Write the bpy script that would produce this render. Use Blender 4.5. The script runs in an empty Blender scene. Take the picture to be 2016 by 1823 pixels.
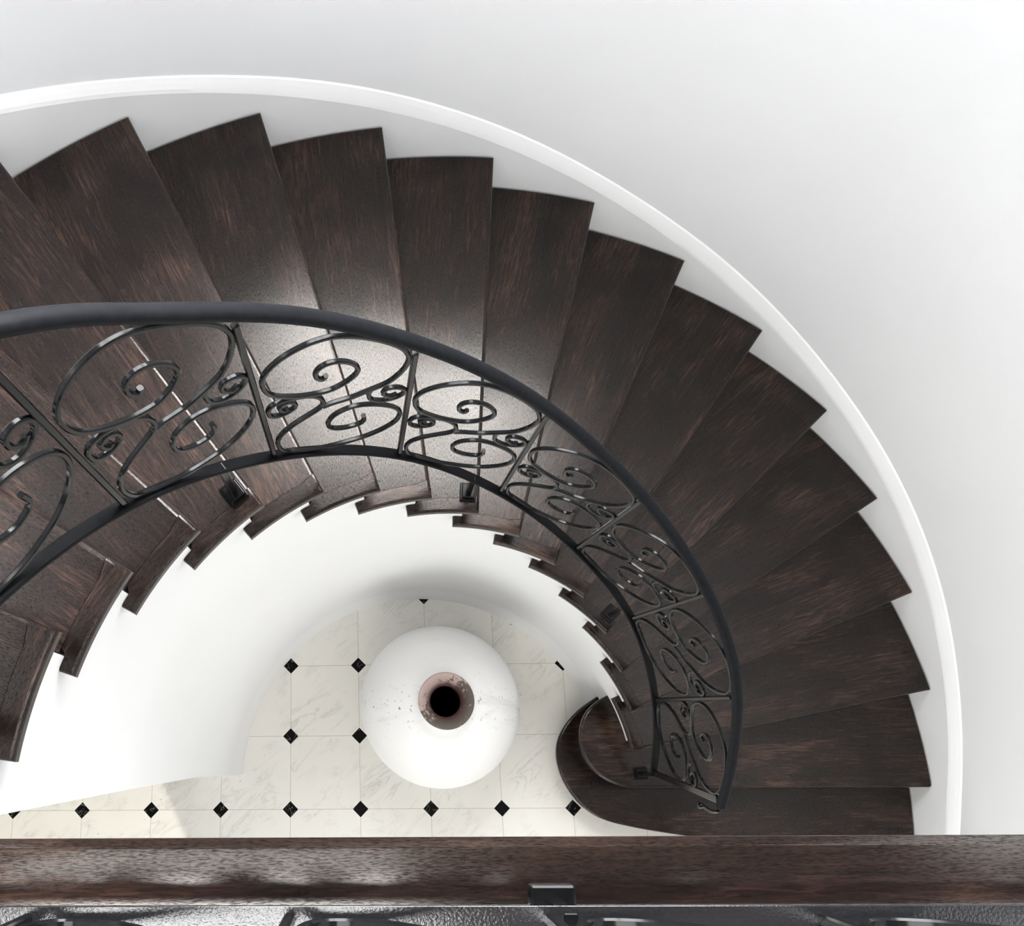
import bpy, bmesh, math, random
from math import radians as rad, sin, cos, pi
from mathutils import Vector, Matrix

random.seed(4)
S = bpy.context.scene
COL = S.collection

# ------------------------------------------------------------------ measured layout (metres)
CX, CY = 0.5777, 0.1058            # axis of the round stairwell
H = 0.17588                        # rise of one step
T0, DT = -21.782, 10.5812          # nose angle of step k = T0 + DT*k (degrees)
R_OUT, R_IN = 1.944, 0.772         # outer / inner ends of the treads
R_WALL = 1.963                     # plaster face of the round wall
R_CORE = 0.802                     # plaster face of the inner round wall
TH = 0.032                         # tread thickness
LAND = 19 * H                      # level of the upper landing
RR = 0.83                          # radius of the iron railing
CEIL = 6.4


def nose(k):
    return T0 + DT * k


def zline(th):
    return (th - T0) / DT * H


def P(th, r, z):
    a = rad(th)
    return Vector((CX + r * cos(a), CY + r * sin(a), z))


# ------------------------------------------------------------------ helpers
def link(name, me, mat=None, parent=None):
    o = bpy.data.objects.new(name, me)
    COL.objects.link(o)
    if mat is not None and me is not None:
        me.materials.append(mat)
    if parent is not None:
        o.parent = parent
    return o


def from_bm(name, bm, mat=None, parent=None, smooth=None):
    bmesh.ops.recalc_face_normals(bm, faces=bm.faces[:])
    me = bpy.data.meshes.new(name)
    bm.to_mesh(me)
    bm.free()
    if smooth is not None:
        for p in me.polygons:
            p.use_smooth = True
        if smooth < 180:
            try:
                me.set_sharp_from_angle(angle=rad(smooth))
            except Exception:
                pass
    return link(name, me, mat, parent)


def empty(name, loc):
    o = bpy.data.objects.new(name, None)
    o.empty_display_size = 0.1
    o.location = loc
    COL.objects.link(o)
    return o


def tag(o, label=None, cat=None, group=None, kind=None):
    if label:
        o['label'] = label
    if cat:
        o['category'] = cat
    if group:
        o['group'] = group
    if kind:
        o['kind'] = kind
    return o


def bevel(o, w, seg=3, angle=40):
    m = o.modifiers.new('bevel', 'BEVEL')
    m.width = w
    m.segments = seg
    m.limit_method = 'ANGLE'
    m.angle_limit = rad(angle)
    m.harden_normals = False
    return o


def bevel_edges(o, test, w, seg=3):
    """bevel only the edges whose two end points pass the test"""
    me = o.data
    at = me.attributes.new('bevel_weight_edge', 'FLOAT', 'EDGE')
    for e in me.edges:
        a, b = me.vertices[e.vertices[0]].co, me.vertices[e.vertices[1]].co
        at.data[e.index].value = 1.0 if test(a, b) else 0.0
    m = o.modifiers.new('bevel', 'BEVEL')
    m.width = w
    m.segments = seg
    m.limit_method = 'WEIGHT'
    return o


def prism(bm, pts, z0, z1):
    """closed outline (x,y) extruded from z0 to z1"""
    lo = [bm.verts.new((x, y, z0)) for x, y in pts]
    hi = [bm.verts.new((x, y, z1)) for x, y in pts]
    bm.faces.new(lo[::-1])
    bm.faces.new(hi)
    n = len(pts)
    for i in range(n):
        j = (i + 1) % n
        bm.faces.new((lo[i], lo[j], hi[j], hi[i]))


def box(bm, c, s, rot=0.0):
    m = Matrix.Translation(Vector(c)) @ Matrix.Rotation(rot, 4, 'Z') @ Matrix.Diagonal((s[0], s[1], s[2], 1))
    bmesh.ops.create_cube(bm, size=1.0, matrix=m)


def catmull(pts, n=6, closed=False):
    pts = [Vector(p) for p in pts]
    out = []
    N = len(pts)
    segs = N if closed else N - 1
    for i in range(segs):
        if closed:
            p0, p1, p2, p3 = (pts[(i + d) % N] for d in (-1, 0, 1, 2))
        else:
            p1, p2 = pts[i], pts[i + 1]
            p0 = pts[i - 1] if i > 0 else p1 + (p1 - p2)
            p3 = pts[i + 2] if i + 2 < N else p2 + (p2 - p1)
        for j in range(n):
            t = j / n
            out.append(0.5 * ((2 * p1) + (-p0 + p2) * t + (2 * p0 - 5 * p1 + 4 * p2 - p3) * t * t
                              + (-p0 + 3 * p1 - 3 * p2 + p3) * t ** 3))
    if not closed:
        out.append(pts[-1])
    return out


def sweep(bm, pts, normals, prof, closed_ends=True, taper=None):
    """sweep a profile [(a,b)] along pts: a along the surface normal, b along tangent x normal"""
    rings = []
    N = len(pts)
    for i, p in enumerate(pts):
        t = (pts[min(i + 1, N - 1)] - pts[max(i - 1, 0)]).normalized()
        n = normals[i]
        n = (n - t * n.dot(t)).normalized()
        b = t.cross(n)
        f = taper(i / (N - 1)) if taper else 1.0
        rings.append([bm.verts.new(p + n * (q[0] * f) + b * (q[1] * f)) for q in prof])
    m = len(prof)
    for i in range(N - 1):
        for j in range(m):
            k = (j + 1) % m
            bm.faces.new((rings[i][j], rings[i][k], rings[i + 1][k], rings[i + 1][j]))
    if closed_ends:
        bm.faces.new(rings[0][::-1])
        bm.faces.new(rings[-1])


def rrect(a, b, c, n=2):
    """rounded rectangle profile of size a x b, corner c"""
    out = []
    for sx, sy, a0 in ((1, 1, 0), (-1, 1, 90), (-1, -1, 180), (1, -1, 270)):
        for i in range(n + 1):
            an = rad(a0 + 90 * i / n)
            out.append((sx * (a / 2 - c) + c * cos(an), sy * (b / 2 - c) + c * sin(an)))
    return out


def lerp_table(tab, x):
    if x <= tab[0][0]:
        return tab[0][1]
    for (x0, y0), (x1, y1) in zip(tab, tab[1:]):
        if x <= x1:
            t = (x - x0) / (x1 - x0)
            return y0 + (y1 - y0) * t
    return tab[-1][1]


def smooth_table(tab, x, w=5.0):
    s = 0
    for d in (-1, -0.5, 0, 0.5, 1):
        s += lerp_table(tab, x + d * w)
    return s / 5


# ------------------------------------------------------------------ materials
class NT:
    def __init__(self, name):
        self.m = bpy.data.materials.new(name)
        self.m.use_nodes = True
        self.t = self.m.node_tree
        self.b = self.t.nodes['Principled BSDF']

    def n(self, typ, **kw):
        nd = self.t.nodes.new(typ)
        for k, v in kw.items():
            if k == 'inp':
                for a, b in v.items():
                    nd.inputs[a].default_value = b
            else:
                setattr(nd, k, v)
        return nd

    def l(self, a, b):
        self.t.links.new(a, b)

    def math(self, op, a, b=None, c=None, clamp=False):
        nd = self.n('ShaderNodeMath', operation=op, use_clamp=clamp)
        for i, v in enumerate((a, b, c)):
            if v is None:
                continue
            if isinstance(v, (int, float)):
                nd.inputs[i].default_value = v
            else:
                self.l(v, nd.inputs[i])
        return nd.outputs[0]

    def ramp(self, fac, stops):
        nd = self.n('ShaderNodeValToRGB')
        e = nd.color_ramp.elements
        while len(e) < len(stops):
            e.new(0.5)
        for s, (p, c) in zip(e, stops):
            s.position = p
            s.color = (*c, 1) if len(c) == 3 else c
        self.l(fac, nd.inputs[0])
        return nd.outputs[0]

    def mix(self, fac, a, b, mode='MIX'):
        nd = self.n('ShaderNodeMix', data_type='RGBA', blend_type=mode)
        for s, v in ((nd.inputs[0], fac), (nd.inputs[6], a), (nd.inputs[7], b)):
            if isinstance(v, (int, float)):
                s.default_value = v
            elif isinstance(v, tuple):
                s.default_value = (*v, 1)
            else:
                self.l(v, s)
        return nd.outputs[2]

    def bump(self, h, strength, dist=0.01):
        nd = self.n('ShaderNodeBump', inp={'Strength': strength, 'Distance': dist})
        self.l(h, nd.inputs['Height'])
        self.l(nd.outputs[0], self.b.inputs['Normal'])


def plaster(name, col, rough=0.75):
    k = NT(name)
    tc = k.n('ShaderNodeTexCoord').outputs['Object']
    a = k.n('ShaderNodeTexNoise', inp={'Scale': 1.6, 'Detail': 3.0})
    k.l(tc, a.inputs['Vector'])
    c2 = tuple(x * 0.975 for x in col)
    k.l(k.ramp(a.outputs[0], [(0.35, c2), (0.65, col)]), k.b.inputs['Base Color'])
    f = k.n('ShaderNodeTexNoise', inp={'Scale': 26.0, 'Detail': 4.0})
    k.l(tc, f.inputs['Vector'])
    k.bump(f.outputs[0], 0.04, 0.01)
    k.b.inputs['Roughness'].default_value = rough
    k.b.inputs['Specular IOR Level'].default_value = 0.25
    return k.m


def wood(name, along='X', dark=(0.0042, 0.0026, 0.0024), mid=(0.0165, 0.0096, 0.0082), light=(0.078, 0.043, 0.031),
         rough=0.20, spec=0.41, bump=0.06, scale=1.0, pore=0.45):
    k = NT(name)
    tc = k.n('ShaderNodeTexCoord').outputs['Object']
    oi = k.n('ShaderNodeObjectInfo').outputs['Random']
    off = k.n('ShaderNodeCombineXYZ')
    k.l(k.math('MULTIPLY', oi, 37.0), off.inputs[0])
    k.l(k.math('MULTIPLY', oi, 91.0), off.inputs[1])
    add = k.n('ShaderNodeVectorMath', operation='ADD')
    k.l(tc, add.inputs[0])
    k.l(off.outputs[0], add.inputs[1])
    v = add.outputs[0]

    def mapped(sl, sc):
        mp = k.n('ShaderNodeMapping')
        mp.inputs['Scale'].default_value = (sl * scale, sc * scale, sc * scale) if along == 'X' else (sc * scale, sl * scale, sc * scale)
        k.l(v, mp.inputs[0])
        return mp.outputs[0]
    # broad figure, streaks, pores
    a = k.n('ShaderNodeTexNoise', inp={'Scale': 1.0, 'Detail': 4.0, 'Distortion': 0.7, 'Roughness': 0.6})
    k.l(mapped(2.2, 8.0), a.inputs['Vector'])
    s = k.n('ShaderNodeTexNoise', inp={'Scale': 1.0, 'Detail': 6.0, 'Distortion': 1.1, 'Roughness': 0.7})
    k.l(mapped(11.0, 135.0), s.inputs['Vector'])
    p = k.n('ShaderNodeTexNoise', inp={'Scale': 1.0, 'Detail': 3.0, 'Roughness': 0.6})
    k.l(mapped(120.0, 760.0), p.inputs['Vector'])
    blot = k.n('ShaderNodeTexNoise', inp={'Scale': 4.5, 'Detail': 3.0})
    k.l(v, blot.inputs['Vector'])
    f = k.math('ADD', k.math('MULTIPLY', a.outputs[0], 0.42), k.math('MULTIPLY', s.outputs[0], 0.58))
    base = k.ramp(f, [(0.40, dark), (0.52, mid), (0.66, light)])
    base = k.mix(k.ramp(p.outputs[0], [(0.34, (pore,) * 3), (0.5, (0, 0, 0))]), base, tuple(x * 0.35 for x in dark))
    base = k.mix(k.ramp(blot.outputs[0], [(0.40, (0.6,) * 3), (0.56, (0, 0, 0))]), base, dark)
    k.l(base, k.b.inputs['Base Color'])
    r = k.math('ADD', k.math('MULTIPLY', blot.outputs[0], 0.16), k.math('MULTIPLY', p.outputs[0], 0.16))
    k.l(k.math('ADD', r, rough - 0.16), k.b.inputs['Roughness'])
    spv = k.ramp(p.outputs[0], [(0.36, (0.30,) * 3), (0.54, (1, 1, 1))])
    k.l(k.math('MULTIPLY', spv, spec), k.b.inputs['Specular IOR Level'])
    k.b.inputs['Specular Tint'].default_value = (1.0, 0.955, 0.90, 1)
    hgt = k.math('ADD', k.math('MULTIPLY', s.outputs[0], 0.6), p.outputs[0])
    k.bump(hgt, bump, 0.0016)
    return k.m


def paint(name, col, rough=0.25, spec=0.5, bump=0.12, coat=0.0, scale=60.0):
    k = NT(name)
    tc = k.n('ShaderNodeTexCoord').outputs['Object']
    a = k.n('ShaderNodeTexNoise', inp={'Scale': scale, 'Detail': 3.0})
    k.l(tc, a.inputs['Vector'])
    k.l(k.ramp(a.outputs[0], [(0.3, tuple(x * 0.75 for x in col)), (0.7, tuple(x * 1.2 for x in col))]), k.b.inputs['Base Color'])
    k.b.inputs['Roughness'].default_value = rough
    k.b.inputs['Specular IOR Level'].default_value = spec
    k.b.inputs['Coat Weight'].default_value = coat
    k.b.inputs['Coat Roughness'].default_value = 0.12
    k.bump(a.outputs[0], bump, 0.002)
    return k.m


def marble_tiles(name, base=(0.78, 0.762, 0.715), half=0.0335, tile=0.3, diamonds=True):
    k = NT(name)
    tc = k.n('ShaderNodeTexCoord').outputs['Object']
    sp = k.n('ShaderNodeSeparateXYZ')
    k.l(tc, sp.inputs[0])
    X = k.math('DIVIDE', sp.outputs[0], tile)
    Y = k.math('DIVIDE', sp.outputs[1], tile)
    rx, ry = k.math('ROUND', X), k.math('ROUND', Y)
    dx = k.math('ABSOLUTE', k.math('SUBTRACT', X, rx))
    dy = k.math('ABSOLUTE', k.math('SUBTRACT', Y, ry))
    fx, fy = k.math('FLOOR', X), k.math('FLOOR', Y)
    idv = k.n('ShaderNodeCombineXYZ')
    k.l(fx, idv.inputs[0])
    k.l(fy, idv.inputs[1])
    wn = k.n('ShaderNodeTexWhiteNoise', noise_dimensions='3D')
    k.l(idv.outputs[0], wn.inputs['Vector'])
    # veins, shifted and turned tile by tile
    sc = k.n('ShaderNodeVectorMath', operation='SCALE')
    k.l(wn.outputs['Color'], sc.inputs[0])
    sc.inputs['Scale'].default_value = 30.0
    ad = k.n('ShaderNodeVectorMath', operation='ADD')
    k.l(tc, ad.inputs[0])
    k.l(sc.outputs[0], ad.inputs[1])
    mp = k.n('ShaderNodeMapping')
    mp.inputs['Rotation'].default_value = (0, 0, rad(-38))
    k.l(ad.outputs[0], mp.inputs[0])
    mp2 = k.n('ShaderNodeMapping')
    mp2.inputs['Scale'].default_value = (4.5, 15.0, 1.0)
    k.l(mp.outputs[0], mp2.inputs[0])
    mp = mp2
    v1 = k.n('ShaderNodeTexNoise', inp={'Scale': 1.0, 'Detail': 6.0, 'Distortion': 1.2, 'Roughness': 0.62})
    k.l(mp.outputs[0], v1.inputs['Vector'])
    vein = k.math('ABSOLUTE', k.math('SUBTRACT', v1.outputs[0], 0.5))
    veinf = k.ramp(vein, [(0.0, (0.30,) * 3), (0.022, (0.08,) * 3), (0.07, (0, 0, 0))])
    v2 = k.n('ShaderNodeTexNoise', inp={'Scale': 5.0, 'Detail': 4.0, 'Distortion': 0.6})
    k.l(ad.outputs[0], v2.inputs['Vector'])
    mask = k.ramp(v2.outputs[0], [(0.45, (0, 0, 0)), (0.62, (1, 1, 1))])
    veinm = k.math('MULTIPLY', veinf, mask)
    col = k.mix(k.ramp(v2.outputs[0], [(0.3, (0, 0, 0)), (0.75, (0.30,) * 3)]), base, tuple(x * y for x, y in zip(base, (0.86, 0.87, 0.9))))
    tint = k.math('MULTIPLY', wn.outputs['Value'], 0.16)
    col = k.mix(tint, col, tuple(x * y for x, y in zip(base, (0.9, 0.88, 0.84))))
    col = k.mix(veinm, col, (0.22, 0.21, 0.19))
    spn = k.n('ShaderNodeTexNoise', inp={'Scale': 38.0, 'Detail': 2.0})
    k.l(tc, spn.inputs['Vector'])
    col = k.mix(k.ramp(spn.outputs[0], [(0.745, (0, 0, 0)), (0.78, (0.7,) * 3)]), col, (0.12, 0.11, 0.10))
    # joints
    g = 0.0046
    joint = k.math('MAXIMUM', k.math('LESS_THAN', dx, g), k.math('LESS_THAN', dy, g))
    col = k.mix(k.math('MULTIPLY', joint, 0.55), col, (0.36, 0.33, 0.28))
    if diamonds:
        dd = k.math('ADD', dx, dy)
        ins = k.math('LESS_THAN', dd, half / tile)
        bn = k.n('ShaderNodeTexNoise', inp={'Scale': 18.0, 'Detail': 3.0, 'Distortion': 1.5})
        k.l(tc, bn.inputs['Vector'])
        bv = k.math('ABSOLUTE', k.math('SUBTRACT', bn.outputs[0], 0.43))
        blk = k.ramp(bv, [(0.0, (0.30, 0.29, 0.27)), (0.008, (0.0050, 0.0048, 0.0047))])
        col = k.mix(ins, col, blk)
        k.l(k.math('SUBTRACT', 0.15, k.math('MULTIPLY', ins, 0.11)), k.b.inputs['Specular IOR Level'])
    k.l(col, k.b.inputs['Base Color'])
    k.b.inputs['Roughness'].default_value = 0.32
    k.b.inputs['Specular IOR Level'].default_value = 0.15
    return k.m


M_WALL = plaster('wall_plaster', (0.79, 0.798, 0.808))
M_TRIM = plaster('trim_paint', (0.915, 0.92, 0.925), 0.5)
M_CORE = plaster('core_plaster', (0.775, 0.78, 0.785))
M_CEIL = plaster('ceiling_plaster', (0.10, 0.075, 0.06))
M_WOOD = wood('tread_wood')
M_NOSE = wood('return_nosing_wood', along='Y')
M_EDGE = wood('landing_edge_wood', along='X', rough=0.15, spec=1.25, mid=(0.012, 0.0065, 0.0055), light=(0.040, 0.021, 0.015), bump=0.02, pore=0.15, scale=1.0)
M_IRON = paint('black_iron_paint', (0.0045, 0.0047, 0.0052), rough=0.14, spec=0.14, bump=0.03, coat=0.0)
M_RAIL = paint('handrail_cover', (0.0075, 0.0080, 0.0096), rough=0.5, spec=0.05, bump=0.03)
M_BAR = paint('satin_bar_paint', (0.0045, 0.0047, 0.0054), rough=0.45, spec=0.05, bump=0.10)
M_GLOSS = paint('gloss_bar_paint', (0.010, 0.0102, 0.0115), rough=0.13, spec=0.65, bump=0.14, scale=320)
M_FLOOR = marble_tiles('marble_floor')
M_LFLOOR = marble_tiles('landing_marble', base=(0.42, 0.43, 0.45), diamonds=False)

# ------------------------------------------------------------------ setting: walls, floors, ceiling
ROOM_X0, ROOM_X1, ROOM_Y0 = CX - R_WALL, CX + R_WALL, CY - 2.5


def grid_wall(bm, path, zs, skip=None):
    """vertical sheet along path of (x,y) with rows zs; skip(i,j) leaves a hole"""
    rows = [[bm.verts.new((x, y, z)) for (x, y) in path] for z in zs]
    for j in range(len(zs) - 1):
        for i in range(len(path) - 1):
            if skip and skip(i, j):
                continue
            bm.faces.new((rows[j][i], rows[j][i + 1], rows[j + 1][i + 1], rows[j + 1][i]))


def shell(o, t, inner=True):
    m = o.modifiers.new('thickness', 'SOLIDIFY')
    m.thickness = t
    m.offset = 1.0 if inner else -1.0
    return o


# round outer wall with one tall window high above the flight, plus an added side opening
WIN_A0, WIN_A1, WIN_Z0, WIN_Z1 = 68, 110, 3.55, 6.25
SIDE_A0, SIDE_A1, SIDE_Z0, SIDE_Z1 = 146, 172, 4.3, 5.4  # out-of-view side opening, added to let light onto the right-hand wall
angs = [a for a in range(-20, 201, 2)]
zs = [0, 0.6, 1.2, 1.8, 2.4, 3.0, WIN_Z0, 4.3, 4.85, 5.4, WIN_Z1, CEIL]
path = [(CX + R_WALL * cos(rad(a)), CY + R_WALL * sin(rad(a))) for a in angs]


def hole(i, j):
    return (WIN_A0 <= angs[i] < WIN_A1 and WIN_Z0 <= zs[j] < WIN_Z1) or (SIDE_A0 <= angs[i] < SIDE_A1 and SIDE_Z0 <= zs[j] < SIDE_Z1)


bm = bmesh.new()
x_r = path[0][0]
x_l = path[-1][0]
full = path
grid_wall(bm, full, zs, hole)
wo = from_bm('wall_round', bm, M_WALL, smooth=60)
tag(wo, kind='structure')
# thickness outwards
m = wo.modifiers.new('thickness', 'SOLIDIFY')
m.thickness = 0.16
m.offset = 0
wo.data.update()
# move the sheet so its inner face keeps the measured radius
for v in wo.data.vertices:
    d = Vector((v.co.x - CX, v.co.y - CY))
    r = d.length
    d = d / r * (r + 0.08)
    v.co.x, v.co.y = CX + d.x, CY + d.y

x_r = CX + (R_WALL + 0.08) * cos(rad(-20))
y_r = CY + (R_WALL + 0.08) * sin(rad(-20))
for nm, sx in (('wall_right', 1), ('wall_left', -1)):
    bm = bmesh.new()
    xx = CX + sx * (R_WALL + 0.08) * cos(rad(20))
    box(bm, (xx, (y_r + ROOM_Y0) / 2, CEIL / 2), (0.16, y_r - ROOM_Y0, CEIL))
    tag(from_bm(nm, bm, M_WALL), kind='structure')

# back wall with a doorway on the ground floor
DX0, DX1, DZ = CX - 0.95, CX + 0.14, 2.35
bm = bmesh.new()
yb = ROOM_Y0 - 0.08
for x0, x1, z0, z1 in ((CX - 2.1, DX0, 0, CEIL), (DX1, CX + 2.1, 0, CEIL), (DX0, DX1, DZ, CEIL)):
    box(bm, ((x0 + x1) / 2, yb, (z0 + z1) / 2), (x1 - x0, 0.16, z1 - z0))
tag(from_bm('wall_back', bm, M_WALL), kind='structure')

bm = bmesh.new()
pl = [(CX - 2.2, ROOM_Y0 - 0.16), (CX + 2.2, ROOM_Y0 - 0.16), (CX + 2.2, CY + 2.2), (CX - 2.2, CY + 2.2)]
prism(bm, pl, -0.1, 0.0)
tag(from_bm('floor', bm, M_FLOOR), kind='structure')
bm = bmesh.new()
prism(bm, pl, CEIL, CEIL + 0.12)
tag(from_bm('ceiling', bm, M_CEIL), kind='structure')

# upper landing slab
bm = bmesh.new()
box(bm, (CX, (CY - 0.052 + ROOM_Y0) / 2, LAND - 0.125), (2 * 1.915, CY - 0.052 - ROOM_Y0, 0.25))
tag(from_bm('floor_landing', bm, M_LFLOOR), kind='structure')

# window: frame with bars in the opening

def window(name, a0, a1, z0, z1):
    root = empty(name, P((a0 + a1) / 2, R_WALL + 0.1, z0))
    tag(root, kind='structure')
    bm = bmesh.new()
    for a in (a0, (a0 + a1) / 2, a1):
        c = P(a, R_WALL + 0.10, (z0 + z1) / 2) - root.location
        box(bm, c, (0.05, 0.05, z1 - z0), rad(a))
    for z in (z0, (z0 + z1) / 2, z1):
        pts = [P(a, R_WALL + 0.10, z) - root.location for a in range(a0, a1 + 1, 2)]
        nn = [Vector((cos(rad(a)), sin(rad(a)), 0)) for a in range(a0, a1 + 1, 2)]
        sweep(bm, pts, nn, rrect(0.05, 0.05, 0.004, 1))
    tag(from_bm('window_frame', bm, M_TRIM, root), kind='structure')


window('window_1', WIN_A0, WIN_A1, WIN_Z0, WIN_Z1)
window('added_window', SIDE_A0, SIDE_A1, SIDE_Z0, SIDE_Z1)  # made-up side window, added only for the light it lets in

# inner round wall below the flight, its top stepped under the treads
END = [(0.0, 177.6), (0.56, 177.0), (1.09, 176.6), (2.1, 177.3), (3.0, 178.15), (3.4, 178.6)]
bm = bmesh.new()
R2 = 0.985


def ring_block(bm, a0, a1, r0, r1, zt0, zt1, zb0, zb1, da=1.0, end=None):
    n = max(1, int(round((a1 - a0) / da)))
    A = [a0 + (a1 - a0) * i / n for i in range(n + 1)]
    V = []
    for i, a in enumerate(A):
        t = i / n
        zt, zb = zt0 + (zt1 - zt0) * t, zb0 + (zb1 - zb0) * t
        V.append([bm.verts.new(P(a, r0, zb)), bm.verts.new(P(a, r1, zb)), bm.verts.new(P(a, r1, zt)), bm.verts.new(P(a, r0, zt))])
    for i in range(n):
        for j in range(4):
            k = (j + 1) % 4
            bm.faces.new((V[i][j], V[i + 1][j], V[i + 1][k], V[i][k]))
    bm.faces.new(V[0])
    bm.faces.new(V[-1][::-1])


RIS = 1.6                          # risers stand this many degrees behind the nose
# sheet for the visible inner face (fine grid, so that the end follows the plaster edge)
A0 = nose(2) + RIS
outline_top = []
a = A0
cols = []
while a < 177.0:
    cols.append(a)
    a += 0.75


def step_top(a):
    k = int(math.floor((a - RIS - T0) / DT))
    return k * H - TH


for k in range(2, 19):
    a0 = nose(k) + RIS
    a1 = min(nose(k + 1) + RIS, 176.0)
    if a1 <= a0:
        continue
    zt = k * H - TH
    ring_block(bm, a0, a1, R_CORE, R2, zt, zt, 0, 0)
# last piece, with the uneven end
zt = 18 * H - TH
Z = [0, 0.3, 0.56, 0.8, 1.09, 1.5, 2.1, 2.6, 3.0, zt]
V = []
for z in Z:
    e = lerp_table(END, z)
    V.append([bm.verts.new(P(176.0, R_CORE, z)), bm.verts.new(P(e, R_CORE, z)), bm.verts.new(P(e, R2, z)), bm.verts.new(P(176.0, R2, z))])
for i in range(len(Z) - 1):
    for j in range(4):
        k = (j + 1) % 4
        bm.faces.new((V[i][j], V[i][k], V[i + 1][k], V[i + 1][j]))
bm.faces.new(V[0][::-1])
bm.faces.new(V[-1])
bmesh.ops.remove_doubles(bm, verts=bm.verts[:], dist=1e-5)
tag(from_bm('wall_inner', bm, M_CORE, smooth=35), kind='structure')

# low base strip at the foot of the inner wall
bm = bmesh.new()
aa = [14 + (177.2 - 14) * i / 110 for i in range(111)]
sweep(bm, [P(a, R_CORE - 0.009, 0.035) for a in aa], [Vector((cos(rad(a)), sin(rad(a)), 0)) for a in aa],
      [(-0.0085, 0.035), (-0.0075, 0.015), (-0.005, -0.015), (-0.001, -0.045), (0.006, -0.085), (0.0092, -0.12), (0.0092, 0.035)])
tag(from_bm('baseboard_inner', bm, M_CORE, smooth=60), kind='structure')

# skirting with a moulded top following the flight on the round wall
LO = [(-20, 0.30), (-6, 0.105), (7.5, 0.088), (21, 0.080), (36, 0.066), (45, 0.045), (55, 0.030), (66, 0.040), (76, 0.055), (90, 0.072), (124, 0.076), (190, 0.08)]
UP = [(-20, 0.38), (-6, 0.180), (7, 0.155), (21, 0.162), (31, 0.153), (45, 0.122), (59, 0.120), (70, 0.114), (83, 0.140), (97, 0.148), (109, 0.130), (124, 0.128), (190, 0.13)]
bm = bmesh.new()
rings = []
for i in range(0, 197):
    a = -18 + i
    zl = zline(a) + smooth_table(LO, a)
    zu = zline(a) + smooth_table(UP, a)
    d = zu - zl
    zb = max(-0.0, min(zl - 0.10, zline(a) - 0.28))
    prof = [(R_WALL + 0.01, zb), (1.9465, zb), (1.9465, zl), (1.9462, zl + 0.02 * d), (1.9482, zl + 0.30 * d), (1.9492, zl + 0.34 * d),
            (1.9520, zl + 0.62 * d), (1.9530, zl + 0.66 * d), (1.9580, zl + 0.93 * d), (1.9625, zl + 1.0 * d), (R_WALL + 0.01, zl + 1.0 * d)]
    rings.append([bm.verts.new(P(a, r, z)) for r, z in prof])
for i in range(len(rings) - 1):
    m_ = len(rings[0])
    for j in range(m_):
        k = (j + 1) % m_
        bm.faces.new((rings[i][j], rings[i][k], rings[i + 1][k], rings[i + 1][j]))
bm.faces.new(rings[0])
bm.faces.new(rings[-1][::-1])
tag(from_bm('baseboard_round', bm, M_TRIM, smooth=18), kind='structure')

# ------------------------------------------------------------------ staircase
stair = empty('staircase', (CX, CY, 0))
tag(stair, 'curved staircase of dark stained wooden treads winding up the white round wall', 'staircase')

# white masonry under the treads (everything between the inner wall and the skirting)
bm = bmesh.new()
for k in range(2, 19):
    a0, a1 = nose(k) + RIS, nose(k + 1) + RIS
    if k == 18:
        a1 = 179.0
    zt = k * H - TH
    ring_block(bm, a0, a1, R2 + 0.002, 1.944, zt, zt, max(0, zt - 0.45), max(0, zt - 0.45 + H), 1.5)
bmesh.ops.translate(bm, verts=bm.verts[:], vec=(-CX, -CY, 0))
from_bm('masonry_core', bm, M_CORE, stair)

NI = -1.0                           # the nose lies a little ahead at the inner end (degrees)
BACK = 12.05                        # back edge of the tread under the next one
TAB = 14.1                          # end of the return nosing
RN = 0.813                          # joint between board and return nosing


def pol(th, r):
    return (r * cos(rad(th)), r * sin(rad(th)))


# board: built at angle 0, X runs outwards
def nose_at(r):
    (x0, y0), (x1, y1) = pol(NI, R_IN), pol(0, R_OUT)
    t = (r - R_IN) / (R_OUT - R_IN)
    return (x0 + (x1 - x0) * t, y0 + (y1 - y0) * t)


bm = bmesh.new()
pts = [nose_at(RN + 0.0), nose_at(R_OUT)]
pts = [nose_at(RN + 0.012)] + [nose_at(R_IN + (R_OUT - R_IN) * t) for t in (0.25, 0.5, 0.75)] + [pol(0, R_OUT)]
pts += [pol(a, R_OUT) for a in [BACK * i / 8 for i in range(1, 9)]]
pts += [pol(a, RN) for a in [BACK - (BACK - 2.2) * i / 8 for i in range(0, 9)]]
prism(bm, pts, -TH, 0.0)
board = from_bm('tread', bm, M_WOOD, stair)


def flat_edge(a, b):
    return abs(a.z - b.z) < 1e-6


def on_nose(v):
    (x0, y0), (x1, y1) = pol(NI, R_IN), pol(0, R_OUT)
    return abs((v.x - x0) * (y1 - y0) - (v.y - y0) * (x1 - x0)) / math.hypot(x1 - x0, y1 - y0) < 1e-4


def on_r(v, r):
    return abs(math.hypot(v.x, v.y) - r) < 1e-4


bevel_edges(board, lambda a, b: flat_edge(a, b) and ((on_nose(a) and on_nose(b)) or (on_r(a, R_OUT) and on_r(b, R_OUT))), 0.011, 4)
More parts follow.
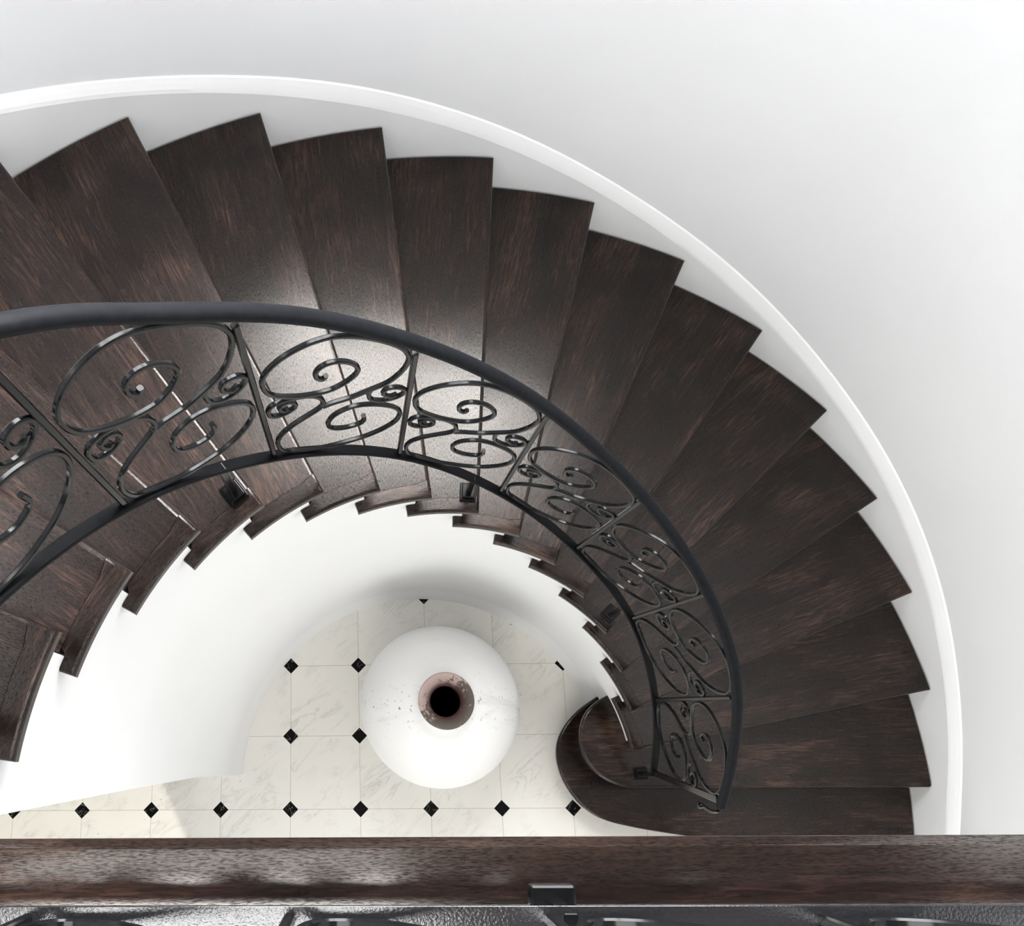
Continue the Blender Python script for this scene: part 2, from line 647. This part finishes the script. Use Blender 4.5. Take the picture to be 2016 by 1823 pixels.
# return nosing with its free end behind the riser
bm = bmesh.new()
pts = [nose_at(R_IN), nose_at(RN + 0.011), pol(2.1, RN - 0.0008)]
pts += [pol(2.1 + (11.3 - 2.1) * i / 8, RN - 0.0008) for i in range(1, 9)]
pts += [pol(11.55, 0.809), pol(11.75, 0.8045), pol(12.0, 0.8015)]
pts += [pol(12.4 + (TAB - 12.4) * i / 3, 0.8012) for i in range(0, 4)]
pts += [pol(TAB - (TAB - NI) * i / 15, R_IN) for i in range(0, 15)]
prism(bm, pts, -TH, 0.0)
retn = from_bm('return_nosing', bm, M_NOSE, board)
bevel_edges(retn, lambda a, b: flat_edge(a, b) and ((on_nose(a) and on_nose(b)) or (on_r(a, R_IN) and on_r(b, R_IN))
                                          or (math.atan2(a.y, a.x) > rad(TAB - 0.2) and math.atan2(b.y, b.x) > rad(TAB - 0.2))), 0.008, 3)


def set_tread(o, k):
    o.location = (0, 0, k * H)
    o.rotation_euler = (0, 0, rad(nose(k)))


set_tread(board, 3)
for k in range(4, 19):
    b = board.copy()
    COL.objects.link(b)
    b.parent = stair
    set_tread(b, k)
    c = retn.copy()
    COL.objects.link(c)
    c.parent = b

# the two starting treads with rounded ends
S1 = [(0.770, 0.362), (0.7084, 0.3311), (0.6357, 0.2820), (0.583, 0.2276), (0.5494, 0.1711), (0.5374, 0.1122), (0.5450, 0.0450), (0.5713, -0.0201), (0.615, -0.0800),
      (0.6693, -0.124), (0.733, -0.1510), (0.8042, -0.1680), (0.8905, -0.1845), (1.0694, -0.2119)]
S2 = [(0.795, 0.366), (0.7313, 0.3376), (0.6752, 0.3065), (0.633, 0.2641), (0.609, 0.2091), (0.6042, 0.1467), (0.6230, 0.0851), (0.6663, 0.0321), (0.7183, 0.0010), (0.7667, -0.0142),
      (0.83, -0.0176), (0.9552, -0.0181)]


def starter(name, pts, k, end_th, back):
    c = [(p.x, p.y) for p in catmull([(x, y, 0) for x, y in pts], 5)]
    c.append(pol(end_th, R_OUT))
    c += [pol(end_th + (back - end_th) * i / 10, R_OUT) for i in range(1, 11)]
    c += [pol(back, 1.5), pol(back, 1.2), pol(back, 0.95)]
    if k == 1:
        c += [pol(23, 0.92), pol(28, 0.85)]
    else:
        c += [pol(24, 0.95), pol(27, 0.88)]
    bm = bmesh.new()
    prism(bm, c, -TH, 0)
    o = from_bm(name, bm, M_WOOD, stair)
    bmm = bmesh.new()
    bmm.from_mesh(o.data)
    bmm.free()
    o.location = (0, 0, k * H)
    o.rotation_euler = (0, 0, 0)
    bevel(o, 0.009, 3, 60)
    # riser ring below, set back from the edge
    ctr = Vector((sum(p[0] for p in c) / len(c), sum(p[1] for p in c) / len(c)))
    bm = bmesh.new()
    q = []
    for i, p in enumerate(c):
        a = Vector(c[i - 1])
        b = Vector(c[(i + 1) % len(c)])
        t = (b - a).normalized()
        n = Vector((-t.y, t.x))          # inwards: outline runs anticlockwise from the inner end
        v = Vector(p) + n * 0.026
        q.append((v.x, v.y))
    prism(bm, q, -H + (TH if False else 0.0), -TH)
    ri = from_bm('riser', bm, M_WOOD, o)
    return o


starter('tread', S1, 1, nose(1), nose(2) + BACK - 8)
starter('tread', S2, 2, nose(2), nose(2) + BACK)

# ------------------------------------------------------------------ iron stair railing
# posts: (angle, height) of foot and top on the railing cylinder
POSTS = [(181.0, 3.50, 181.0, 4.19), (160.9, 3.20, 160.9, 3.885), (140.6, 2.885, 140.6, 3.56), (120.2, 2.531, 119.9, 3.205), (99.9, 2.187, 98.9, 2.836),
         (79.6, 1.807, 78.1, 2.490), (59.7, 1.472, 57.4, 2.176), (40.1, 1.208, 37.6, 1.910), (20.6, 0.867, 18.2, 1.611), (3.0, 0.546, -1.7, 1.258)]
HAND = [(181.5, 4.235), (160.9, 3.945), (137.8, 3.582), (125.6, 3.350), (112.3, 3.124), (99.05, 2.887), (83.0, 2.606), (67.5, 2.335), (52.5, 2.108),
        (38.0, 1.925), (24.85, 1.763), (16.55, 1.632), (10.5, 1.520), (3.5, 1.395), (-2.9, 1.283)]

rail = empty('stair_railing', (CX, CY, 0))
tag(rail, 'black wrought iron railing with scrolls and grey handrail along the inner treads', 'railing')
OFF = Vector((CX, CY, 0))


def cyl_pts(tz, r):
    return [P(a, r, z) - OFF for a, z in tz], [Vector((cos(rad(a)), sin(rad(a)), 0)) for a, z in tz]


def spline2(tz, n=6):
    return [(p.x, p.y) for p in catmull([(a, z, 0) for a, z in tz], n)]


# handrail: half-round cover on a flat bar
hp, hn = cyl_pts(spline2(HAND, 8), RR)
prof = [(-0.0125, -0.0085), (0.0125, -0.0085), (0.0150, -0.0045), (0.0152, 0.001), (0.0132, 0.0065), (0.0080, 0.0100), (0.0, 0.0112), (-0.0080, 0.0100), (-0.0132, 0.0065), (-0.0152, 0.001), (-0.0150, -0.0045)]
# profile b axis = tangent x normal; tangent runs downhill (angle falls) so b points up
bm = bmesh.new()


def endcap(t):
    if t > 0.985:
        return max(0.55, 1 - ((t - 0.985) / 0.015) ** 2 * 0.45)
    return 1.0


t0 = (hp[1] - hp[0]).normalized().cross(hn[0])
if t0.z < 0:
    prof = [(a, -b) for a, b in prof]
sweep(bm, hp, hn, prof)
tag(from_bm('handrail', bm, M_RAIL, rail, smooth=40))
# rounded end cap of the handrail
bm = bmesh.new()
bmesh.ops.create_uvsphere(bm, u_segments=16, v_segments=10, radius=1.0)
e = hp[-1]
d = (hp[-1] - hp[-2]).normalized()
nrm = hn[-1]
up_ = d.cross(nrm)
mt = Matrix((d * 0.012, nrm * 0.0150, up_ * 0.0104)).transposed().to_4x4()
bmesh.ops.transform(bm, matrix=Matrix.Translation(e) @ mt, verts=bm.verts[:])
from_bm('end_cap', bm, M_RAIL, rail, smooth=180)
# flat bar below the cover
up_z = 1.0
fp = [p + Vector((0, 0, -0.0135)) for p in hp]
bm = bmesh.new()
sweep(bm, fp, hn, rrect(0.022, 0.008, 0.002, 1))
from_bm('top_bar', bm, M_IRON, rail, smooth=40)
# bottom rail
bt = [(a, z) for a, z, _, _ in POSTS]
bp, bn = cyl_pts(spline2(bt, 8), RR)
bm = bmesh.new()
sweep(bm, bp, bn, rrect(0.026, 0.009, 0.002, 1))
from_bm('bottom_rail', bm, M_BAR, rail, smooth=40)

# scroll shapes in panel coordinates (u along the panel from the uphill post, v upwards)
SC_UP = [(0.445, 0.675), (0.43, 0.652), (0.403, 0.645), (0.381, 0.665), (0.394, 0.708), (0.443, 0.752), (0.516, 0.784), (0.588, 0.792), (0.637, 0.775), (0.646, 0.737), (0.611, 0.684), (0.549, 0.625),
         (0.469, 0.570), (0.371, 0.532), (0.266, 0.511), (0.160, 0.511), (0.090, 0.530), (0.056, 0.572), (0.056, 0.626), (0.085, 0.679), (0.141, 0.735), (0.213, 0.791),
         (0.305, 0.849), (0.403, 0.902), (0.507, 0.945), (0.625, 0.972), (0.745, 0.985), (0.850, 0.985), (0.925, 0.970), (0.963, 0.930), (0.957, 0.866), (0.915, 0.783), (0.843, 0.693), (0.727, 0.604),
         (0.600, 0.520), (0.470, 0.458), (0.404, 0.424)]
SC_LO = [(0.690, 0.368), (0.690, 0.320), (0.639, 0.275), (0.541, 0.235), (0.456, 0.232), (0.429, 0.271), (0.466, 0.340), (0.553, 0.409), (0.657, 0.460), (0.780, 0.490),
         (0.890, 0.497), (0.942, 0.480), (0.957, 0.440), (0.930, 0.364), (0.840, 0.262), (0.701, 0.158), (0.530, 0.078), (0.369, 0.030), (0.213, 0.012), (0.110, 0.022),
         (0.058, 0.064), (0.050, 0.125), (0.088, 0.191), (0.177, 0.267), (0.287, 0.343), (0.382, 0.414), (0.410, 0.463), (0.387, 0.502), (0.322, 0.513),
         (0.247, 0.502), (0.161, 0.482), (0.081, 0.448), (0.045, 0.406), (0.052, 0.365), (0.105, 0.363), (0.172, 0.390), (0.222, 0.430), (0.215, 0.462), (0.166, 0.462),
         (0.118, 0.425), (0.140, 0.398), (0.175, 0.418)]
SC_SM = [(0.735, 0.607), (0.722, 0.561), (0.744, 0.528), (0.811, 0.533), (0.892, 0.573), (0.955, 0.627), (0.968, 0.668), (0.918, 0.675), (0.845, 0.642), (0.822, 0.598), (0.868, 0.583), (0.915, 0.615)]
BAR = 0.0098
SQ = rrect(BAR, BAR, 0.0022, 1)


def panel(parent, at, nf, up, lo, sm, prof=SQ):
    """three bent bars of one panel; at(u,v) -> point, nf(u) -> normal of the panel"""
    for pts in (up, lo, sm):
        c = catmull([(u, v, 0) for u, v in pts], 5)
        bm = bmesh.new()
        sweep(bm, [at(p.x, p.y) for p in c], [nf(p.x) for p in c], prof)
        from_bm('scroll', bm, M_IRON, parent, smooth=40)


def post_mesh(parent, a, b, n, w, d, name='post'):
    bm = bmesh.new()
    sweep(bm, [a, a.lerp(b, 0.5), b], [n, n, n], rrect(d, w, 0.002, 1))
    return from_bm(name, bm, M_IRON, parent, smooth=40)


for i in range(len(POSTS)):
    ab, zb, at_, zt = POSTS[i]
    n = Vector((cos(rad(ab)), sin(rad(ab)), 0))
    last = i == len(POSTS) - 1
    post_mesh(rail, P(ab, RR, zb) - OFF, P(at_, RR, zt) - OFF, n, 0.022 if last else 0.0115, 0.009 if last else 0.0115)
    if last:
        break
    a2, z2, at2, zt2 = POSTS[i + 1]

    def at(u, v, q=(ab, zb, at_, zt, a2, z2, at2, zt2)):
        v = 0.006 + v * 0.985
        a_lo, z_lo = q[0] + (q[4] - q[0]) * u, lerp_table(BT, -(q[0] + (q[4] - q[0]) * u))
        a_hi = q[2] + (q[6] - q[2]) * u
        z_hi = lerp_table(HT, -a_hi) - 0.020
        return P(a_lo + (a_hi - a_lo) * v, RR, z_lo + (z_hi - z_lo) * v) - OFF

    BT = sorted([(-a, z) for a, z in spline2(bt, 8)])
    HT = sorted([(-a, z) for a, z in spline2(HAND, 8)])
    nf = lambda u, q=(ab, a2): Vector((cos(rad(q[0] + (q[1] - q[0]) * u)), sin(rad(q[0] + (q[1] - q[0]) * u)), 0))
    panel(rail, at, nf, SC_UP, SC_LO, SC_SM)

# feet on every fourth tread
for k, a in ((18, 170.6), (14, 128.0), (10, 85.5), (6, 43.4), (2, 2.6)):
    zb = lerp_table(BT, -a)
    zt = k * H
    c = P(a, RR, 0) - OFF
    bm = bmesh.new()
    box(bm, (c.x, c.y, zt + 0.006), (0.052, 0.046, 0.012), rad(a))
    box(bm, (c.x, c.y, zt + 0.018), (0.040, 0.036, 0.016), rad(a))
    box(bm, (c.x, c.y, (zt + 0.02 + zb) / 2), (0.020, 0.016, zb - zt - 0.02), rad(a))
    bevel(from_bm('foot', bm, M_IRON, rail), 0.002, 2)

# curled tongue under the lower end of the handrail
a_end = -2.4
e = P(-3.2, RR, 1.262) - OFF
rad_v = Vector((cos(rad(-3)), sin(rad(-3)), 0))
tan_v = Vector((sin(rad(-3)), -cos(rad(-3)), 0))      # downhill
dn = Vector((0, 0, -1))
loc = [(0.0, -0.018, -0.004), (0.006, -0.004, 0.004), (0.004, 0.012, 0.018), (-0.010, 0.016, 0.030), (-0.026, 0.008, 0.036), (-0.040, -0.004, 0.038), (-0.052, -0.004, 0.030), (-0.050, 0.003, 0.022), (-0.043, 0.003, 0.024)]
c = catmull([e + rad_v * x + tan_v * y * 0.9 + dn * z for x, y, z in loc], 6)
bm = bmesh.new()
w = (tan_v * 0.3 + dn).normalized()
sweep(bm, c, [w] * len(c), rrect(0.022, 0.006, 0.002, 1))
from_bm('curl', bm, M_IRON, rail, smooth=40)

# ------------------------------------------------------------------ upper landing: edge board and its railing
bm = bmesh.new()
pf = [(-0.050, LAND - 0.045), (0.0165, LAND - 0.045), (0.0225, LAND + 0.0010),
      (0.0220, LAND + 0.0022), (0.0140, LAND + 0.0034), (0.0125, LAND + 0.0038), (0.0105, LAND + 0.0040), (-0.0470, LAND + 0.0040), (-0.050, LAND + 0.0015)]
ends = [[bm.verts.new((x, CY + y, z)) for y, z in pf] for x in (CX - 1.935, CX + 1.935)]
for q in range(len(pf)):
    r_ = (q + 1) % len(pf)
    bm.faces.new((ends[0][q], ends[0][r_], ends[1][r_], ends[1][q]))
bm.faces.new(ends[0])
bm.faces.new(ends[1][::-1])
eb = from_bm('landing_edge_board', bm, M_EDGE, smooth=8)
tag(eb, 'glossy dark wooden edge board running straight along the upper landing', 'edge board')

LY = CY - 0.047
lrail = empty('landing_railing', (CX, LY, LAND))
tag(lrail, 'black iron landing railing standing on the glossy wooden edge board', 'railing')
LOFF = Vector((CX, LY, LAND))
LXS = [-0.83, -0.576, -0.309, -0.046, 0.220, 0.486, 0.752, 1.018, 1.284, 1.550, 1.80]
NB, NTp = 0.113, 1.04
nv = Vector((0, -1, 0))
xs = [LXS[0] + (LXS[-1] - LXS[0]) * i / 20 for i in range(21)]
bm = bmesh.new()
sweep(bm, [Vector((x, 0, NB)) for x in xs], [nv] * 21, rrect(0.026, 0.005, 0.0004, 1))
from_bm('bottom_rail', bm, M_GLOSS, lrail, smooth=40)
bm = bmesh.new()
pr2 = prof if (Vector((1, 0, 0)).cross(nv)).z * t0.z > 0 else [(a, -b) for a, b in prof]
sweep(bm, [Vector((x, 0, NTp + 0.018)) for x in xs], [nv] * 21, [(a, -b) for a, b in [(q[0], abs(q[1]) if False else q[1]) for q in prof]])
from_bm('handrail', bm, M_RAIL, lrail, smooth=40)
for i, x in enumerate(LXS):
    post_mesh(lrail, Vector((x, 0, NB - 0.004)), Vector((x, 0, NTp + 0.01)), nv, 0.0115, 0.0115)
    if i + 1 < len(LXS):
        x2 = LXS[i + 1]
        panel(lrail, lambda u, v, q=(x, x2): Vector((q[0] + (q[1] - q[0]) * u, 0, NB + 0.010 + (NTp - NB - 0.012) * v)), lambda u: nv, SC_UP, SC_LO, SC_SM)
for x in (-0.77, -0.027, 0.72, 1.45):
    bm = bmesh.new()
    box(bm, (x, 0.006, 0.010), (0.050, 0.030, 0.012))
    box(bm, (x, 0.0, 0.062), (0.018, 0.016, 0.108))
    bevel(from_bm('foot', bm, M_IRON, lrail), 0.003, 2)

# ------------------------------------------------------------------ big white jar on the marble floor
UX, UY = 0.6255, 0.404
jar = empty('jar', (UX, UY, 0))
tag(jar, 'large round white jar with a stained brown mouth on the marble floor', 'jar')


def lathe(prof, seg=96, wob=None):
    bm = bmesh.new()
    rings = []
    for i, (r, z) in enumerate(prof):
        ring = []
        for s in range(seg):
            a = 2 * pi * s / seg
            rr = r * (1 + (wob(a, z) if wob else 0))
            ring.append(bm.verts.new((rr * cos(a), rr * sin(a), z)))
        rings.append(ring)
    for i in range(len(rings) - 1):
        for s in range(seg):
            k = (s + 1) % seg
            bm.faces.new((rings[i][s], rings[i][k], rings[i + 1][k], rings[i + 1][s]))
    return bm, rings


def dense(prof, n=5):
    return [(p.x, p.y) for p in catmull([(r, z, 0) for r, z in prof], n)]


# jar body paint: white, scuffed near the neck
k = NT('jar_white_paint')
tc = k.n('ShaderNodeTexCoord').outputs['Object']
a_ = k.n('ShaderNodeTexNoise', inp={'Scale': 30.0, 'Detail': 3.0, 'Roughness': 0.55})
k.l(tc, a_.inputs['Vector'])
mp = k.n('ShaderNodeMapping')
mp.inputs['Scale'].default_value = (4.0, 14.0, 4.0)
k.l(tc, mp.inputs[0])
b_ = k.n('ShaderNodeTexNoise', inp={'Scale': 1.0, 'Detail': 5.0, 'Distortion': 0.8})
k.l(mp.outputs[0], b_.inputs['Vector'])
sp = k.n('ShaderNodeSeparateXYZ')
k.l(tc, sp.inputs[0])
band = k.math('SUBTRACT', 1.0, k.math('MULTIPLY', k.math('ABSOLUTE', k.math('ADD', sp.outputs[1], 0.02)), 11.0), clamp=True)
band = k.math('MAXIMUM', band, 0.0)
col = k.mix(k.math('MULTIPLY', band, k.ramp(b_.outputs[0], [(0.50, (0, 0, 0)), (0.70, (0.55,) * 3)])), (0.77, 0.77, 0.765), (0.42, 0.41, 0.38))
fine = k.n('ShaderNodeTexNoise', inp={'Scale': 70.0, 'Detail': 2.0})
k.l(tc, fine.inputs['Vector'])
speck = k.math('MULTIPLY', k.ramp(fine.outputs[0], [(0.67, (0, 0, 0)), (0.71, (0.85,) * 3)]), k.math('ADD', k.math('MULTIPLY', band, 0.95), 0.10))
col = k.mix(speck, col, (0.10, 0.09, 0.08))
k.l(col, k.b.inputs['Base Color'])
k.b.inputs['Roughness'].default_value = 0.6
k.bump(b_.outputs[0], 0.12, 0.006)
M_JAR = k.m

k = NT('jar_mouth_clay')
tc = k.n('ShaderNodeTexCoord').outputs['Object']
sp = k.n('ShaderNodeSeparateXYZ')
k.l(tc, sp.inputs[0])
nz = k.n('ShaderNodeTexNoise', inp={'Scale': 48.0, 'Detail': 6.0, 'Roughness': 0.7})
k.l(tc, nz.inputs['Vector'])
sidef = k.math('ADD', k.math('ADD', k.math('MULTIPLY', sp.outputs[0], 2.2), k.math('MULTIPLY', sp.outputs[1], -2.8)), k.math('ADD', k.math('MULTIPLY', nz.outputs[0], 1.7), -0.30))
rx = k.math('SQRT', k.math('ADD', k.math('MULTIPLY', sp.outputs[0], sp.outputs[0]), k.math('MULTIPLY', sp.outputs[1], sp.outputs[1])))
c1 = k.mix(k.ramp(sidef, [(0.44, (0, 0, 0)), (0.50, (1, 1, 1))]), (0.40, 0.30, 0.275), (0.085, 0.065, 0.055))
c1 = k.mix(k.ramp(nz.outputs[0], [(0.62, (0, 0, 0)), (0.66, (0.8,) * 3)]), c1, (0.55, 0.48, 0.43))
inner = k.ramp(k.math('MULTIPLY', rx, 10.0), [(0.60, (1, 1, 1)), (0.72, (0, 0, 0))])
c1 = k.mix(k.math('MULTIPLY', inner, 0.85), c1, (0.075, 0.03, 0.026))
outer = k.ramp(k.math('ADD', k.math('MULTIPLY', rx, 10.0), k.math('MULTIPLY', nz.outputs[0], 0.22)), [(1.09, (0, 0, 0)), (1.12, (1, 1, 1))])
c1 = k.mix(outer, c1, (0.80, 0.77, 0.68))
k.l(c1, k.b.inputs['Base Color'])
k.b.inputs['Roughness'].default_value = 0.65
k.bump(nz.outputs[0], 0.4, 0.004)
M_MOUTH = k.m
M_DARK = paint('jar_inside', (0.004, 0.0035, 0.003), rough=0.9, spec=0.1)


def wob(a, z):
    w = max(0.0, 1 - abs(z - 0.55) / 0.25)
    return 0.012 * w * math.exp(-((math.sin(a) / 0.3) ** 2))


body = dense([(0.0, 0.0), (0.155, 0.0), (0.170, 0.012), (0.225, 0.12), (0.280, 0.26), (0.308, 0.39), (0.309, 0.46), (0.286, 0.56), (0.232, 0.645), (0.165, 0.70), (0.115, 0.728), (0.096, 0.752), (0.0945, 0.775), (0.1015, 0.800)], 6)
bm, rings = lathe(body, 96, wob)
bm.faces.new(rings[0][::-1]) if False else None
bmesh.ops.remove_doubles(bm, verts=bm.verts[:], dist=1e-5)
from_bm('body', bm, M_JAR, jar, smooth=50)
mouth = dense([(0.1015, 0.800), (0.0985, 0.8055), (0.093, 0.806), (0.083, 0.800), (0.072, 0.788), (0.0625, 0.772), (0.0575, 0.760), (0.0555, 0.752), (0.0555, 0.735)], 5)
bm, rings = lathe(mouth, 96)
from_bm('mouth', bm, M_MOUTH, jar, smooth=50)
inside = dense([(0.0556, 0.736), (0.0580, 0.70), (0.12, 0.66), (0.2, 0.55), (0.2, 0.2), (0.12, 0.06), (0.0, 0.05)], 4)
bm, rings = lathe(inside, 48)
bmesh.ops.remove_doubles(bm, verts=bm.verts[:], dist=1e-5)
from_bm('hollow', bm, M_DARK, jar, smooth=60)

# ------------------------------------------------------------------ light
def area(name, loc, target, sx, sy, power, col=(1, 1, 1)):
    l = bpy.data.lights.new(name, 'AREA')
    l.shape = 'RECTANGLE'
    l.size, l.size_y = sx, sy
    l.energy = power
    l.color = col
    o = bpy.data.objects.new(name, l)
    COL.objects.link(o)
    o.location = loc
    d = Vector(target) - Vector(loc)
    o.rotation_euler = d.to_track_quat('-Z', 'Y').to_euler()
    return o


wz = (WIN_Z0 + WIN_Z1) / 2
WM = (WIN_A0 + WIN_A1) / 2
wl = area('window_light', P(WM, R_WALL + 0.45, 5.4), P(WM, 0, 5.4), 2.3, 4.6, 1420, (0.99, 0.995, 1.0))
SM = (SIDE_A0 + SIDE_A1) / 2
sz = (SIDE_Z0 + SIDE_Z1) / 2
sl = area('side_fill_light', P(SM, R_WALL + 0.22, sz), P(SM, 0, sz), 0.9, SIDE_Z1 - SIDE_Z0, 35, (0.99, 0.995, 1.0))  # added fill through the made-up side window, evens out the right wall and skirting
sk = area('landing_ceiling_light', (CX - 0.85, CY - 0.35, CEIL - 0.03), (CX - 0.85, CY - 0.35, 0), 1.5, 0.6, 62, (1.0, 1.0, 1.0))
bw = area('landing_fill_light', (CX - 0.5, ROOM_Y0 + 0.02, 5.5), (CX - 0.5, 0, 4.2), 2.6, 1.2, 14, (0.98, 0.99, 1.0))  # added fill in front of the solid back wall, lifts the round wall
dl = area('doorway_light', ((DX0 + DX1) / 2, ROOM_Y0 - 0.2, DZ / 2), ((DX0 + DX1) / 2, 0, DZ / 2), DX1 - DX0, DZ, 40, (1.0, 0.98, 0.93))
hl = area('hall_fill_light', (CX + 0.15, CY - 0.95, LAND - 0.28), (CX + 0.15, CY - 0.95, 0), 1.6, 1.5, 26, (1.0, 0.975, 0.93))  # added fill under the landing, no fitting there, brightens the ground floor

sun = bpy.data.lights.new('sun', 'SUN')
sun.energy = 2.6
sun.angle = rad(0.6)
sun.color = (1.0, 0.95, 0.82)
so = bpy.data.objects.new('sun', sun)
COL.objects.link(so)
sd = Vector((-0.43 * 0.82, 0.90 * 0.82, -0.57))
so.rotation_euler = sd.to_track_quat('-Z', 'Y').to_euler()

w = bpy.data.worlds.new('World')
S.world = w
w.use_nodes = True
bg = w.node_tree.nodes['Background']
bg.inputs[0].default_value = (0.95, 0.97, 1.0, 1)
bg.inputs[1].default_value = 1.0

# ------------------------------------------------------------------ camera
cam = bpy.data.cameras.new('camera')
co = bpy.data.objects.new('camera', cam)
COL.objects.link(co)
S.camera = co
co.matrix_world = Matrix.Translation((0.356253, 0.21616, 4.564857)) @ Matrix(((0.9991346, 0.0189863, 0.0370067), (-0.0068529, 0.9527198, -0.303773), (-0.0410245, 0.3032565, 0.9520255))).to_4x4()
cam.sensor_fit = 'HORIZONTAL'
cam.sensor_width = 36.0
cam.lens = 1976.045 / 2016 * 36
cam.shift_x = (1008 - 648.746) / 2016
cam.shift_y = (858.394 - 911.5) / 2016
cam.clip_start = 0.05

vs = S.view_settings
S.display_settings.display_device = 'sRGB'
vs.view_transform = 'Standard'
vs.look = 'None'
vs.gamma = 1.0
vs.use_curve_mapping = False
vs.exposure = -0.22
